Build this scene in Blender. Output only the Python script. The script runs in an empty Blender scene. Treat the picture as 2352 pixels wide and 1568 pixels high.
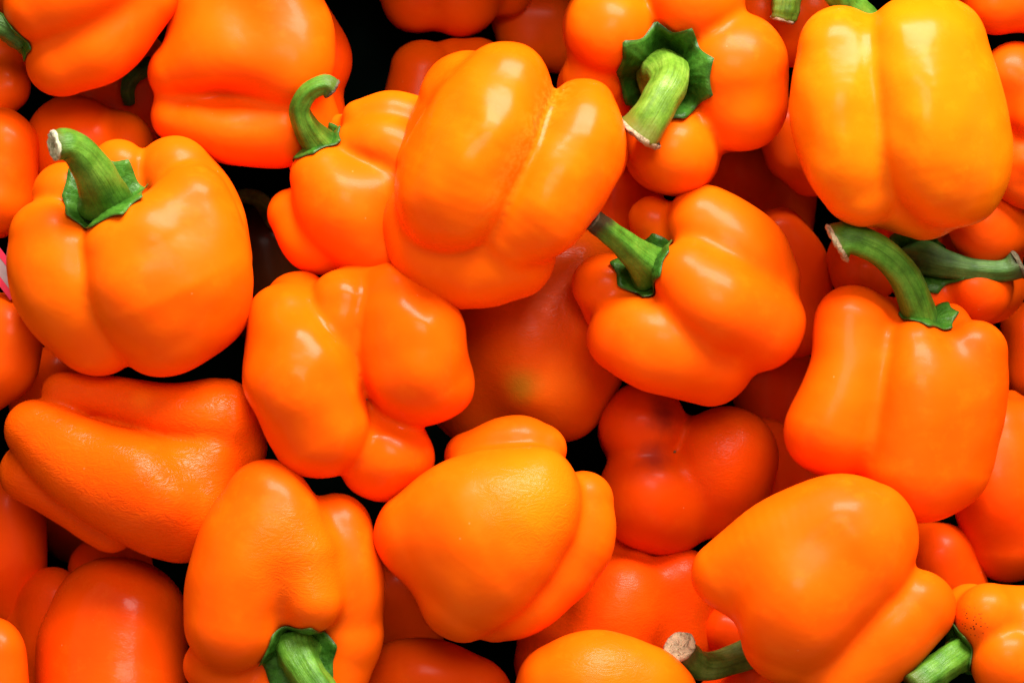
import bpy, math, random
import numpy as np
from mathutils import Vector, Matrix

# ------------------------------------------------------------------ camera, world, lights, exposure
scene = bpy.context.scene
COL = scene.collection
U = 0.42 / 2352.0                 # metres per picture unit at the reference plane
DIST = 0.85                       # camera to the reference plane
Z0 = 0.115                        # height of the reference plane above the crate floor
CX, CY = 1176.0, 783.0

cam_data = bpy.data.cameras.new('camera')
cam_data.sensor_width = 36.0
cam_data.lens = 36.0 * DIST / 0.42
cam_data.clip_start = 0.01
cam_data.clip_end = 50.0
cam_data.dof.use_dof = True
cam_data.dof.focus_distance = DIST - 0.005
cam_data.dof.aperture_fstop = 9.0
camera = bpy.data.objects.new('camera', cam_data)
camera.location = (0, 0, Z0 + DIST)
COL.objects.link(camera)
scene.camera = camera

world = bpy.data.worlds.new('World')
scene.world = world
world.use_nodes = True
world.node_tree.nodes['Background'].inputs['Color'].default_value = (1.0, 0.70, 0.45, 1)
world.node_tree.nodes['Background'].inputs['Strength'].default_value = 0.50

def area(name, loc, target, sx, sy, power, color):
    d = bpy.data.lights.new(name, 'AREA')
    d.shape = 'RECTANGLE'; d.size = sx; d.size_y = sy; d.energy = power; d.color = color
    o = bpy.data.objects.new(name, d)
    o.location = loc
    o.rotation_euler = (Vector(target) - Vector(loc)).to_track_quat('-Z', 'Y').to_euler()
    COL.objects.link(o)
    return o

area('window_light', (0.45, 1.70, 1.15), (0, 0, Z0), 1.5, 0.75, 142.0, (1.0, 0.95, 0.85))
area('ceiling_light', (0.20, 0.75, 1.85), (0, 0, Z0), 0.75, 0.6, 15.0, (1.0, 0.96, 0.88))

scene.view_settings.view_transform = 'Standard'
scene.view_settings.look = 'None'
scene.view_settings.gamma = 1.0
scene.view_settings.exposure = 0.0
scene.view_settings.use_curve_mapping = False
scene.render.engine = 'CYCLES'
scene.cycles.use_denoising = True
scene.cycles.max_bounces = 10
scene.cycles.diffuse_bounces = 5
scene.cycles.glossy_bounces = 3

# ------------------------------------------------------------------ helpers: pixels to place
def to_world(p):
    """p: (n,3) of picture x, picture y, height h (picture units) -> metres"""
    p = np.asarray(p, dtype=np.float64)
    z = p[..., 2] * U
    f = (DIST - z) / DIST
    return np.stack([(p[..., 0] - CX) * U * f, (CY - p[..., 1]) * U * f, Z0 + z], axis=-1)

def catmull(pts, n):
    pts = np.asarray(pts, dtype=np.float64)
    if len(pts) == 1:
        return pts
    if len(pts) == 2:
        t = np.linspace(0, 1, 2)[:, None]
        return pts[0] * (1 - t) + pts[1] * t
    P = np.vstack([2 * pts[0] - pts[1], pts, 2 * pts[-1] - pts[-2]])
    out = []
    m = len(pts) - 1
    per = max(2, n // m)
    for i in range(m):
        p0, p1, p2, p3 = P[i], P[i + 1], P[i + 2], P[i + 3]
        for t in np.linspace(0, 1, per, endpoint=False):
            out.append(0.5 * ((2 * p1) + (-p0 + p2) * t + (2 * p0 - 5 * p1 + 4 * p2 - p3) * t * t + (-p0 + 3 * p1 - 3 * p2 + p3) * t ** 3))
    out.append(pts[-1])
    return np.array(out)

class Body:
    """Lobed pepper body: smooth union of swept tapering lobes, with uneven dents."""
    def __init__(self, lobes, k=24.0, seed=0, dent=5.0, squash=1.0, core=True, dips=()):
        rng = np.random.RandomState(seed)
        self.k = k
        self.squash = squash
        self.chains = []
        self.kin = 75.0
        groups = [L if isinstance(L[0], list) else [L] for L in lobes]
        flat = [np.array(c, dtype=np.float64).reshape(-1, 4) for G in groups for c in G]
        for G in groups:
            self.chains.append([catmull(c, 22).astype(np.float32) for c in G])
        allp = np.vstack(flat)
        if core:
            m = np.average(allp, axis=0, weights=allp[:, 3])
            heads = np.mean([c[0] for c in flat], axis=0)
            tails = np.mean([c[-1] for c in flat], axis=0)
            rr = m[3] * 0.80
            a = m * 0.6 + heads * 0.4; b = m * 0.6 + tails * 0.4
            a[3] = b[3] = rr
            a[2] -= rr * 0.7; b[2] -= rr * 0.7
            self.chains.append([np.array([a, b], dtype=np.float32)])
        self.dips = dips
        every = [c for G in self.chains for c in G]
        self.lo = np.min([(c[:, :3] - c[:, 3:]).min(0) for c in every], axis=0) - 18
        self.hi = np.max([(c[:, :3] + c[:, 3:]).max(0) for c in every], axis=0) + 18
        self.waves = []
        for lam, amp, cnt in ((330, 1.0, 4), (170, 0.6, 5), (85, 0.20, 5)):
            for _ in range(cnt):
                v = rng.normal(size=3); v /= np.linalg.norm(v)
                self.waves.append((v * 2 * math.pi / lam, rng.uniform(0, 6.28), amp * dent / 2.2))
        self.groove = None
    @staticmethod
    def sweep(P, c):
        if len(c) == 1:
            return np.linalg.norm(P - c[0, :3], axis=-1) - c[0, 3]
        dd = None
        for i in range(len(c) - 1):
            a, b = c[i], c[i + 1]
            ab = b[:3] - a[:3]
            L2 = float(ab @ ab) + 1e-6
            q = P - a[:3]
            t = np.clip((q @ ab) / L2, 0, 1)
            e = q - t[..., None] * ab
            s = np.sqrt(np.einsum('...i,...i->...', e, e)) - (a[3] + t * (b[3] - a[3]))
            dd = s if dd is None else np.minimum(dd, s)
        return dd
    def sdf(self, P, want_groove=False):
        d = None; g = None
        for G in self.chains:
            dd = self.sweep(P, G[0])
            for c in G[1:]:
                d2 = self.sweep(P, c)
                hh = np.clip(self.kin - np.abs(d2 - dd), 0, None) / self.kin
                dd = np.minimum(dd, d2) - hh * hh * self.kin * 0.25
            if d is None:
                d = dd
                if want_groove: g = np.zeros_like(d)
            else:
                hh = np.clip(self.k - np.abs(d - dd), 0, None) / self.k
                if want_groove: g = np.maximum(g, hh)
                d = np.minimum(d, dd) - hh * hh * self.k * 0.25
        for (x, y, h, r, dep) in self.dips:
            q = P - np.array([x, y, h], dtype=np.float32)
            d = d + dep * np.exp(-np.einsum('...i,...i->...', q, q) / (r * r))
        w = 0
        for kv, ph, am in self.waves:
            w = w + am * np.sin(P @ kv.astype(np.float32) + np.float32(ph))
        d = d + w
        return (d, g) if want_groove else d
    def grid(self, step):
        n = np.maximum(6, np.ceil((self.hi - self.lo) / step).astype(int) + 1)
        ax = [self.lo[i] + step * np.arange(n[i]) for i in range(3)]
        G = np.stack(np.meshgrid(*ax, indexing='ij'), axis=-1).astype(np.float32)
        return ax, G
    def banded(self, G, step):
        # coarse pass first, the full field only near the surface
        C = self.sdf(G[::3, ::3, ::3])
        near = np.abs(C) < step * 5.5
        N = np.repeat(np.repeat(np.repeat(near, 3, 0), 3, 1), 3, 2)
        V = np.repeat(np.repeat(np.repeat(C, 3, 0), 3, 1), 3, 2)
        nx, ny, nz = G.shape[:3]
        N = N[:nx, :ny, :nz]; V = V[:nx, :ny, :nz].copy()
        V[N] = self.sdf(G[N])
        return V
    def mesh(self, step):
        ax, G = self.grid(step)
        V = self.banded(G, step)
        V[0] = V[-1] = 1; V[:, 0] = V[:, -1] = 1; V[:, :, 0] = V[:, :, -1] = 1
        S = V < 0
        nx, ny, nz = V.shape
        acc = np.zeros((nx - 1, ny - 1, nz - 1, 3)); cnt = np.zeros((nx - 1, ny - 1, nz - 1))
        corners = [(i, j, k) for i in (0, 1) for j in (0, 1) for k in (0, 1)]
        def sl(c): return tuple(slice(c[q], (nx, ny, nz)[q] - 1 + c[q]) for q in range(3))
        for a in corners:
            for q in range(3):
                if a[q] == 0:
                    b = list(a); b[q] = 1; b = tuple(b)
                    va, vb = V[sl(a)], V[sl(b)]
                    m = (va < 0) != (vb < 0)
                    t = np.where(m, va / np.where(m, va - vb, 1), 0)
                    off = np.zeros((1, 1, 1, 3)); off[..., :] = a
                    pt = np.repeat(np.repeat(np.repeat(off, nx - 1, 0), ny - 1, 1), nz - 1, 2)
                    pt[..., q] += t
                    acc += pt * m[..., None]; cnt += m
        act = cnt > 0
        idx = -np.ones(act.shape, dtype=np.int64)
        ids = np.argwhere(act)
        idx[act] = np.arange(len(ids))
        verts = (ids + acc[act] / cnt[act][:, None]) * step + self.lo
        faces = []
        for q in range(3):
            sa = [slice(None)] * 3; sb = [slice(None)] * 3
            sa[q] = slice(0, -1); sb[q] = slice(1, None)
            m = S[tuple(sa)] != S[tuple(sb)]
            e = np.argwhere(m)
            u, v = (q + 1) % 3, (q + 2) % 3
            inside = S[tuple(sa)][m]
            def cell(du, dv):
                c = e.copy(); c[:, u] -= du; c[:, v] -= dv
                return idx[c[:, 0], c[:, 1], c[:, 2]]
            f = np.stack([cell(1, 1), cell(0, 1), cell(0, 0), cell(1, 0)], axis=1)
            f[~inside] = f[~inside][:, ::-1]
            faces.append(f)
        faces = np.vstack(faces)
        for _ in range(2):
            P = verts.astype(np.float32)
            d = self.sdf(P); g = self.grad(P)
            verts = verts - np.clip(d, -step, step)[:, None] * g / np.maximum((g * g).sum(1), 0.3)[:, None]
        # relax the lattice so that no facet rhythm shows in the gloss
        e = np.vstack([faces[:, [0, 1]], faces[:, [1, 2]], faces[:, [2, 3]], faces[:, [3, 0]]])
        deg = np.maximum(np.bincount(e[:, 0], minlength=len(verts)) + np.bincount(e[:, 1], minlength=len(verts)), 1)
        for it in range(12):
            f = 0.55 if it % 2 == 0 else -0.50
            acc = np.stack([np.bincount(e[:, 0], weights=verts[e[:, 1], q], minlength=len(verts)) + np.bincount(e[:, 1], weights=verts[e[:, 0], q], minlength=len(verts)) for q in range(3)], 1)
            verts = verts + f * (acc / deg[:, None] - verts)
        return verts, faces
    def grad(self, P, e=2.0):
        P = np.asarray(P, dtype=np.float32)
        g = np.zeros(P.shape)
        for q in range(3):
            o = np.zeros(3, dtype=np.float32); o[q] = e
            g[..., q] = (self.sdf(P + o) - self.sdf(P - o)) / (2 * e)
        return g
    def columns(self, step=14.0, inset=7.0):
        """lowest and highest point over each picture cell, for letting it settle on what lies below"""
        x0 = math.floor(self.lo[0] / step) * step; y0 = math.floor(self.lo[1] / step) * step
        xs = np.arange(x0, self.hi[0] + step, step); ys = np.arange(y0, self.hi[1] + step, step)
        hs = np.arange(self.lo[2], self.hi[2] + step, step)
        G = np.stack(np.meshgrid(xs, ys, hs, indexing='ij'), axis=-1).astype(np.float32)
        I = self.sdf(G) < -inset
        any_ = I.any(axis=2)
        bot = np.where(any_, hs[np.argmax(I, axis=2)], np.inf)
        top = np.where(any_, hs[len(hs) - 1 - np.argmax(I[:, :, ::-1], axis=2)], -np.inf)
        return int(round(x0 / step)), int(round(y0 / step)), bot, top

def make_mesh(name, verts, faces, mat, smooth=True):
    me = bpy.data.meshes.new(name)
    verts = np.asarray(verts, dtype=np.float32)
    if isinstance(faces, np.ndarray):
        n, w = faces.shape
        me.vertices.add(len(verts)); me.vertices.foreach_set('co', verts.ravel())
        me.loops.add(n * w); me.loops.foreach_set('vertex_index', faces.ravel().astype(np.int32))
        me.polygons.add(n)
        me.polygons.foreach_set('loop_start', np.arange(0, n * w, w, dtype=np.int32))
        me.update(calc_edges=True)
    else:
        me.from_pydata([tuple(map(float, v)) for v in verts], [], faces)
    me.validate()
    me.polygons.foreach_set('use_smooth', np.full(len(me.polygons), smooth, dtype=bool))
    if mat: me.materials.append(mat)
    return me

def link(name, me, parent=None, origin=None):
    o = bpy.data.objects.new(name, me)
    COL.objects.link(o)
    if parent is not None:
        o.parent = parent
    return o

# ------------------------------------------------------------------ materials
def new_mat(name):
    m = bpy.data.materials.new(name); m.use_nodes = True
    nt = m.node_tree
    return m, nt, nt.nodes, nt.links, nt.nodes['Principled BSDF']

def node(ns, t, **kw):
    n = ns.new(t)
    for a, b in kw.items():
        if a in n.inputs: n.inputs[a].default_value = b
        else: setattr(n, a, b)
    return n

def ramp(ns, stops):
    r = ns.new('ShaderNodeValToRGB')
    el = r.color_ramp.elements
    while len(el) > 1: el.remove(el[-1])
    el[0].position, el[0].color = stops[0][0], (*stops[0][1], 1)
    for p, c in stops[1:]:
        e = el.new(p); e.color = (*c, 1)
    return r

ORANGE = (0.88, 0.088, 0.0008)
YELLOW = (0.86, 0.158, 0.0016)
AMBER = (0.90, 0.112, 0.0010)
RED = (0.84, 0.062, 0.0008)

def skin(name, col, seed=0, wrinkle=0.0, rough=0.36, yellow_at=None, blotch=None, stain=None, groove=0.0, wr_at=None, specks=None, coat=(0.06, 0.19)):
    m, nt, ns, ln, b = new_mat(name)
    tc = node(ns, 'ShaderNodeTexCoord')
    mp = node(ns, 'ShaderNodeMapping'); mp.inputs['Location'].default_value = (seed * 0.37, seed * 0.71, seed * 0.13)
    ln.new(tc.outputs['Object'], mp.inputs['Vector'])
    big = node(ns, 'ShaderNodeTexNoise', Scale=22.0, Detail=3.0, Roughness=0.5)
    ln.new(mp.outputs[0], big.inputs['Vector'])
    c = Vector(col)
    r = ramp(ns, [(0.28, (c.x * 0.97, c.y * 0.80, c.z * 0.8)), (0.5, tuple(c)), (0.72, (min(1, c.x * 1.03), c.y * 1.22, c.z * 1.3))])
    ln.new(big.outputs['Fac'], r.inputs['Fac'])
    cur = r.outputs['Color']
    fine = node(ns, 'ShaderNodeTexNoise', Scale=900.0, Detail=2.0, Roughness=0.6)
    ln.new(mp.outputs[0], fine.inputs['Vector'])
    def mix(a, colr, fac, mode='MIX'):
        mx = node(ns, 'ShaderNodeMix', data_type='RGBA', blend_type=mode)
        ln.new(a, mx.inputs['A'])
        mx.inputs['B'].default_value = (*colr, 1)
        if isinstance(fac, float): mx.inputs['Factor'].default_value = fac
        else: ln.new(fac, mx.inputs['Factor'])
        return mx.outputs['Result']
    st = node(ns, 'ShaderNodeTexNoise', Scale=95.0, Detail=6.0, Roughness=0.65); ln.new(mp.outputs[0], st.inputs['Vector'])
    sr = node(ns, 'ShaderNodeMapRange'); sr.inputs['From Min'].default_value = 0.52; sr.inputs['From Max'].default_value = 0.75; sr.inputs['To Max'].default_value = 0.45
    ln.new(st.outputs['Fac'], sr.inputs['Value'])
    cur = mix(cur, (min(1, c.x * 1.03), c.y * 1.45, c.z * 2), sr.outputs[0])
    rr = node(ns, 'ShaderNodeMapRange'); rr.inputs['To Min'].default_value = rough - 0.07; rr.inputs['To Max'].default_value = rough + 0.09
    ln.new(st.outputs['Fac'], rr.inputs['Value']); ln.new(rr.outputs[0], b.inputs['Roughness'])
    def near(pt, rad, soft=1.0, noise=0.5, nscale=60.0):
        """1 near a point of the body (object space metres), ragged fall-off"""
        vm = node(ns, 'ShaderNodeVectorMath', operation='DISTANCE')
        ln.new(tc.outputs['Object'], vm.inputs[0]); vm.inputs[1].default_value = pt
        nn = node(ns, 'ShaderNodeTexNoise', Scale=nscale, Detail=4.0, Roughness=0.6)
        ln.new(mp.outputs[0], nn.inputs['Vector'])
        ad = node(ns, 'ShaderNodeMath', operation='MULTIPLY_ADD')
        ln.new(nn.outputs['Fac'], ad.inputs[0]); ad.inputs[1].default_value = -noise * rad; ln.new(vm.outputs['Value'], ad.inputs[2])
        mr = node(ns, 'ShaderNodeMapRange')
        mr.inputs['From Min'].default_value = rad * (1 - soft) - noise * rad * 0.5
        mr.inputs['From Max'].default_value = rad - noise * rad * 0.5
        mr.inputs['To Min'].default_value = 1; mr.inputs['To Max'].default_value = 0
        mr.interpolation_type = 'SMOOTHSTEP'
        ln.new(ad.outputs[0], mr.inputs['Value'])
        return mr.outputs['Result']
    def scaled(sock, v):
        q = node(ns, 'ShaderNodeMath', operation='MULTIPLY'); ln.new(sock, q.inputs[0]); q.inputs[1].default_value = v
        return q.outputs[0]
    for (pt, rad, colr, amt, nz, nsc) in (blotch or []):
        cur = mix(cur, colr, scaled(near(pt, rad, 1.0, nz, nsc), amt))
    if groove > 0:
        at = node(ns, 'ShaderNodeAttribute', attribute_name='groove')
        sp = node(ns, 'ShaderNodeTexNoise', Scale=420.0, Detail=3.0, Roughness=0.7)
        ln.new(mp.outputs[0], sp.inputs['Vector'])
        sm = node(ns, 'ShaderNodeMapRange'); sm.inputs['From Min'].default_value = 0.42; sm.inputs['From Max'].default_value = 0.62
        ln.new(sp.outputs['Fac'], sm.inputs['Value'])
        p2 = node(ns, 'ShaderNodeMapRange'); p2.inputs['From Min'].default_value = 0.10; p2.inputs['From Max'].default_value = 1.0
        ln.new(at.outputs['Fac'], p2.inputs['Value'])
        q = node(ns, 'ShaderNodeMath', operation='MULTIPLY'); ln.new(sm.outputs[0], q.inputs[0]); ln.new(p2.outputs[0], q.inputs[1])
        cur = mix(cur, (0.95, 0.27, 0.02), scaled(q.outputs[0], groove))
    # pin-prick pale specks and dust
    vo = node(ns, 'ShaderNodeTexVoronoi', Scale=130.0); ln.new(mp.outputs[0], vo.inputs['Vector'])
    lt = node(ns, 'ShaderNodeMath', operation='LESS_THAN'); ln.new(vo.outputs['Distance'], lt.inputs[0]); lt.inputs[1].default_value = 0.045
    wn = node(ns, 'ShaderNodeTexWhiteNoise', noise_dimensions='3D'); ln.new(vo.outputs['Position'], wn.inputs['Vector'])
    gt = node(ns, 'ShaderNodeMath', operation='GREATER_THAN'); ln.new(wn.outputs['Value'], gt.inputs[0]); gt.inputs[1].default_value = 0.80
    an = node(ns, 'ShaderNodeMath', operation='MULTIPLY'); ln.new(lt.outputs[0], an.inputs[0]); ln.new(gt.outputs[0], an.inputs[1])
    cur = mix(cur, (0.95, 0.55, 0.25), scaled(an.outputs[0], 0.15))
    if specks:
        v2 = node(ns, 'ShaderNodeTexVoronoi', Scale=760.0); ln.new(mp.outputs[0], v2.inputs['Vector'])
        l2 = node(ns, 'ShaderNodeMath', operation='LESS_THAN'); ln.new(v2.outputs['Distance'], l2.inputs[0]); l2.inputs[1].default_value = 0.24
        a2 = node(ns, 'ShaderNodeMath', operation='MULTIPLY'); ln.new(l2.outputs[0], a2.inputs[0]); ln.new(near(specks[0], specks[1], 0.6, 0.7, 200.0), a2.inputs[1])
        cur = mix(cur, (0.03, 0.012, 0.006), a2.outputs[0])
    ln.new(cur, b.inputs['Base Color'])
    b.inputs['IOR'].default_value = 1.45
    b.inputs['Specular IOR Level'].default_value = 0.07
    b.inputs['Subsurface Weight'].default_value = 0.0
    b.inputs['Subsurface Radius'].default_value = (1.0, 0.30, 0.04)
    b.inputs['Subsurface Scale'].default_value = 0.006
    b.inputs['Coat Weight'].default_value = coat[0]
    b.inputs['Coat Roughness'].default_value = coat[1]
    # relief: waxy micro-dimples, and shrivelled wrinkles where wanted
    bp = node(ns, 'ShaderNodeBump', Strength=0.025, Distance=0.0005)
    ln.new(fine.outputs['Fac'], bp.inputs['Height'])
    mid = node(ns, 'ShaderNodeTexNoise', Scale=75.0, Detail=2.0, Roughness=0.5); ln.new(mp.outputs[0], mid.inputs['Vector'])
    bm = node(ns, 'ShaderNodeBump', Strength=0.10, Distance=0.003)
    ln.new(mid.outputs['Fac'], bm.inputs['Height']); ln.new(bp.outputs[0], bm.inputs['Normal'])
    last = bm.outputs[0]
    if wrinkle > 0:
        m2 = node(ns, 'ShaderNodeMapping'); m2.inputs['Scale'].default_value = (0.8, 2.0, 1.2)
        m2.inputs['Rotation'].default_value = (0.2, 0.4, 0.7 + seed * 0.55)
        ln.new(tc.outputs['Object'], m2.inputs['Vector'])
        wv = node(ns, 'ShaderNodeTexNoise', Scale=125.0, Detail=2.5, Roughness=0.55, Distortion=1.6)
        ln.new(m2.outputs[0], wv.inputs['Vector'])
        rd = node(ns, 'ShaderNodeMath', operation='PINGPONG'); ln.new(wv.outputs['Fac'], rd.inputs[0]); rd.inputs[1].default_value = 0.11
        hgt = rd.outputs[0]
        b2 = node(ns, 'ShaderNodeBump', Strength=wrinkle, Distance=0.006)
        if wr_at:
            q = node(ns, 'ShaderNodeMath', operation='MULTIPLY'); ln.new(hgt, q.inputs[0]); ln.new(near(wr_at[0], wr_at[1], 0.8, 0.5), q.inputs[1]); hgt = q.outputs[0]
        ln.new(hgt, b2.inputs['Height']); ln.new(last, b2.inputs['Normal'])
        last = b2.outputs[0]
    ln.new(last, b.inputs['Normal']); ln.new(bm.outputs[0], b.inputs['Coat Normal']) if wrinkle == 0 else ln.new(last, b.inputs['Coat Normal'])
    return m

def green(name, base, pale, seed=0, dark=0.35, stem=True, tip=None, tip_from=0.8):
    """stems: lengthwise streaks and scuffs; calyxes: veins and a dried rim"""
    m, nt, ns, ln, b = new_mat(name)
    tc = node(ns, 'ShaderNodeTexCoord')
    mp = node(ns, 'ShaderNodeMapping'); mp.inputs['Location'].default_value = (seed * 0.3, seed * 0.2, seed * 0.5)
    ln.new(tc.outputs['Object'], mp.inputs['Vector'])
    n1 = node(ns, 'ShaderNodeTexNoise', Scale=110.0, Detail=5.0, Roughness=0.6); ln.new(mp.outputs[0], n1.inputs['Vector'])
    r = ramp(ns, [(0.30, tuple(x * dark for x in base)), (0.46, base), (0.70, pale)])
    ln.new(n1.outputs['Fac'], r.inputs['Fac'])
    n2 = node(ns, 'ShaderNodeTexNoise', Scale=1100.0, Detail=2.0); ln.new(mp.outputs[0], n2.inputs['Vector'])
    if stem:
        sa = node(ns, 'ShaderNodeAttribute', attribute_name='streak')
        n3 = node(ns, 'ShaderNodeTexNoise', Scale=5.5, Detail=5.0, Roughness=0.7); ln.new(sa.outputs['Vector'], n3.inputs['Vector'])
    else:
        n3 = node(ns, 'ShaderNodeTexNoise', Scale=330.0, Detail=4.0, Roughness=0.7); ln.new(mp.outputs[0], n3.inputs['Vector'])
    def over(a_, fac_sock, stops, amt):
        mx = node(ns, 'ShaderNodeMix', data_type='RGBA', blend_type='MULTIPLY'); mx.inputs['Factor'].default_value = amt
        ln.new(a_, mx.inputs['A']); q = ramp(ns, stops); ln.new(fac_sock, q.inputs['Fac']); ln.new(q.outputs['Color'], mx.inputs['B'])
        return mx.outputs['Result']
    cur = over(r.outputs['Color'], n3.outputs['Fac'], [(0.36, (0.40, 0.42, 0.30)), (0.50, (1, 1, 1)), (0.66, (1.3, 1.22, 1.15))], 0.48)
    cur = over(cur, n2.outputs['Fac'], [(0.35, (0.5, 0.52, 0.45)), (0.6, (1, 1, 1))], 0.3)
    al = node(ns, 'ShaderNodeAttribute', attribute_name='along')
    ad = node(ns, 'ShaderNodeMath', operation='MULTIPLY_ADD'); ln.new(n1.outputs['Fac'], ad.inputs[0]); ad.inputs[1].default_value = 0.30; ln.new(al.outputs['Fac'], ad.inputs[2])
    mr = node(ns, 'ShaderNodeMapRange'); mr.inputs['From Min'].default_value = tip_from + 0.15; mr.inputs['From Max'].default_value = tip_from + 0.27
    ln.new(ad.outputs[0], mr.inputs['Value'])
    mt = node(ns, 'ShaderNodeMix', data_type='RGBA'); ln.new(mr.outputs[0], mt.inputs['Factor']); ln.new(cur, mt.inputs['A'])
    mt.inputs['B'].default_value = (*(tip or (base[0] * 1.1, base[1] * 0.6, base[2])), 1)
    ln.new(mt.outputs['Result'], b.inputs['Base Color'])
    b.inputs['Roughness'].default_value = 0.36; b.inputs['Specular IOR Level'].default_value = 0.25
    bp = node(ns, 'ShaderNodeBump', Strength=0.35, Distance=0.0012); ln.new(n1.outputs['Fac'], bp.inputs['Height'])
    b3 = node(ns, 'ShaderNodeBump', Strength=0.55, Distance=0.0010); ln.new(n3.outputs['Fac'], b3.inputs['Height']); ln.new(bp.outputs[0], b3.inputs['Normal'])
    b2 = node(ns, 'ShaderNodeBump', Strength=0.12, Distance=0.0004); ln.new(n2.outputs['Fac'], b2.inputs['Height']); ln.new(b3.outputs[0], b2.inputs['Normal'])
    ln.new(b2.outputs[0], b.inputs['Normal'])
    return m

def woody(name, pale, darkc):
    m, nt, ns, ln, b = new_mat(name)
    tc = node(ns, 'ShaderNodeTexCoord')
    n1 = node(ns, 'ShaderNodeTexNoise', Scale=260.0, Detail=5.0, Roughness=0.7, Distortion=1.0); ln.new(tc.outputs['Object'], n1.inputs['Vector'])
    r = ramp(ns, [(0.36, darkc), (0.50, pale), (0.75, tuple(min(1, x * 1.25) for x in pale))]); ln.new(n1.outputs['Fac'], r.inputs['Fac'])
    ln.new(r.outputs['Color'], b.inputs['Base Color'])
    b.inputs['Roughness'].default_value = 0.8
    bp = node(ns, 'ShaderNodeBump', Strength=0.8, Distance=0.002); ln.new(n1.outputs['Fac'], bp.inputs['Height']); ln.new(bp.outputs[0], b.inputs['Normal'])
    return m

STEM = green('stem_green', (0.064, 0.195, 0.014), (0.125, 0.29, 0.030), 1, 0.6)
STEM_PALE = green('stem_pale_green', (0.13, 0.27, 0.020), (0.24, 0.40, 0.050), 2, 0.65)
STEM_OLIVE = green('stem_olive', (0.10, 0.16, 0.022), (0.17, 0.24, 0.05), 3, 0.5)
STEM_DEEP = green('stem_deep_green', (0.045, 0.125, 0.022), (0.09, 0.20, 0.04), 4, 0.4)
CALYX = green('calyx_green', (0.030, 0.128, 0.010), (0.065, 0.20, 0.020), 5, 0.45, False, (0.040, 0.060, 0.012), 0.93)
CALYX_LIGHT = green('calyx_light_green', (0.040, 0.150, 0.012), (0.075, 0.22, 0.022), 6, 0.5, False, (0.06, 0.10, 0.02), 0.94)
STEM_TIPPED = green('stem_dark_tip', (0.064, 0.195, 0.014), (0.125, 0.29, 0.030), 7, 0.6, True, (0.030, 0.022, 0.008), 0.70)
CUT_PALE = woody('cut_pale', (0.55, 0.56, 0.40), (0.22, 0.24, 0.13))
CUT_TAN = woody('cut_tan', (0.42, 0.31, 0.19), (0.10, 0.06, 0.03))
CUT_DARK = woody('cut_dark', (0.10, 0.08, 0.04), (0.02, 0.018, 0.01))
SCAR = woody('scar_brown', (0.16, 0.09, 0.03), (0.05, 0.02, 0.01))

# ------------------------------------------------------------------ pepper parts
def stem_mesh(pts, seed=0, ridges=5, ridge=0.07, n=30, ring=24):
    c = catmull(pts, n)
    rng = random.Random(seed)
    ph = rng.uniform(0, 6.28)
    T = np.gradient(c[:, :3], axis=0); T /= np.linalg.norm(T, axis=1)[:, None]
    up = np.array([0.31, 0.22, 0.93]); nrm = np.cross(T[0], up); nrm /= np.linalg.norm(nrm)
    V = []
    m = len(c)
    for i in range(m):
        nrm = nrm - T[i] * (nrm @ T[i]); nrm /= np.linalg.norm(nrm)
        bi = np.cross(T[i], nrm)
        s = i / (m - 1)
        for j in range(ring):
            a = 2 * math.pi * j / ring
            rr = c[i, 3] * (1 + ridge * math.cos(ridges * a + ph + 0.8 * s) + 0.035 * math.sin(3 * a + 9 * s + ph) + 0.02 * math.sin(31 * s + a))
            V.append(c[i, :3] + rr * (math.cos(a) * nrm + math.sin(a) * bi))
    F = []
    for i in range(m - 1):
        for j in range(ring):
            F.append((i * ring + j, i * ring + (j + 1) % ring, (i + 1) * ring + (j + 1) % ring, (i + 1) * ring + j))
    F.append(tuple(reversed(range(ring))))
    F.append(tuple((m - 1) * ring + j for j in range(ring)))
    uv = np.array([(math.cos(2 * math.pi * j / ring), math.sin(2 * math.pi * j / ring), 0.5 * i / (m - 1)) for i in range(m) for j in range(ring)])
    return np.array(V), F, c[-1], T[-1], nrm, uv

def cut_mesh(end, T, nrm, seed=0, ring=24):
    """ragged, slightly hollow cut face at the end of a stem"""
    rng = random.Random(seed)
    bi = np.cross(T, nrm)
    r = end[3]
    prof = [(1.03, -0.16), (1.10, -0.02), (1.06, 0.08), (0.86, 0.14), (0.62, 0.05), (0.40, 0.10), (0.18, 0.02)]
    V = []
    for k, (pr, ph) in enumerate(prof):
        for j in range(ring):
            a = 2 * math.pi * j / ring
            w = 1 + rng.uniform(-0.05, 0.05)
            hh = ph + (rng.uniform(-0.07, 0.07) if k >= 2 else 0)
            V.append(end[:3] + r * (pr * w * (math.cos(a) * nrm + math.sin(a) * bi) + hh * T))
    V.append(end[:3] + r * 0.06 * T)
    F = []
    for k in range(len(prof) - 1):
        for j in range(ring):
            F.append((k * ring + j, k * ring + (j + 1) % ring, (k + 1) * ring + (j + 1) % ring, (k + 1) * ring + j))
    b0 = (len(prof) - 1) * ring
    for j in range(ring):
        F.append((b0 + j, b0 + (j + 1) % ring, len(V) - 1))
    return np.array(V), F

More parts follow.
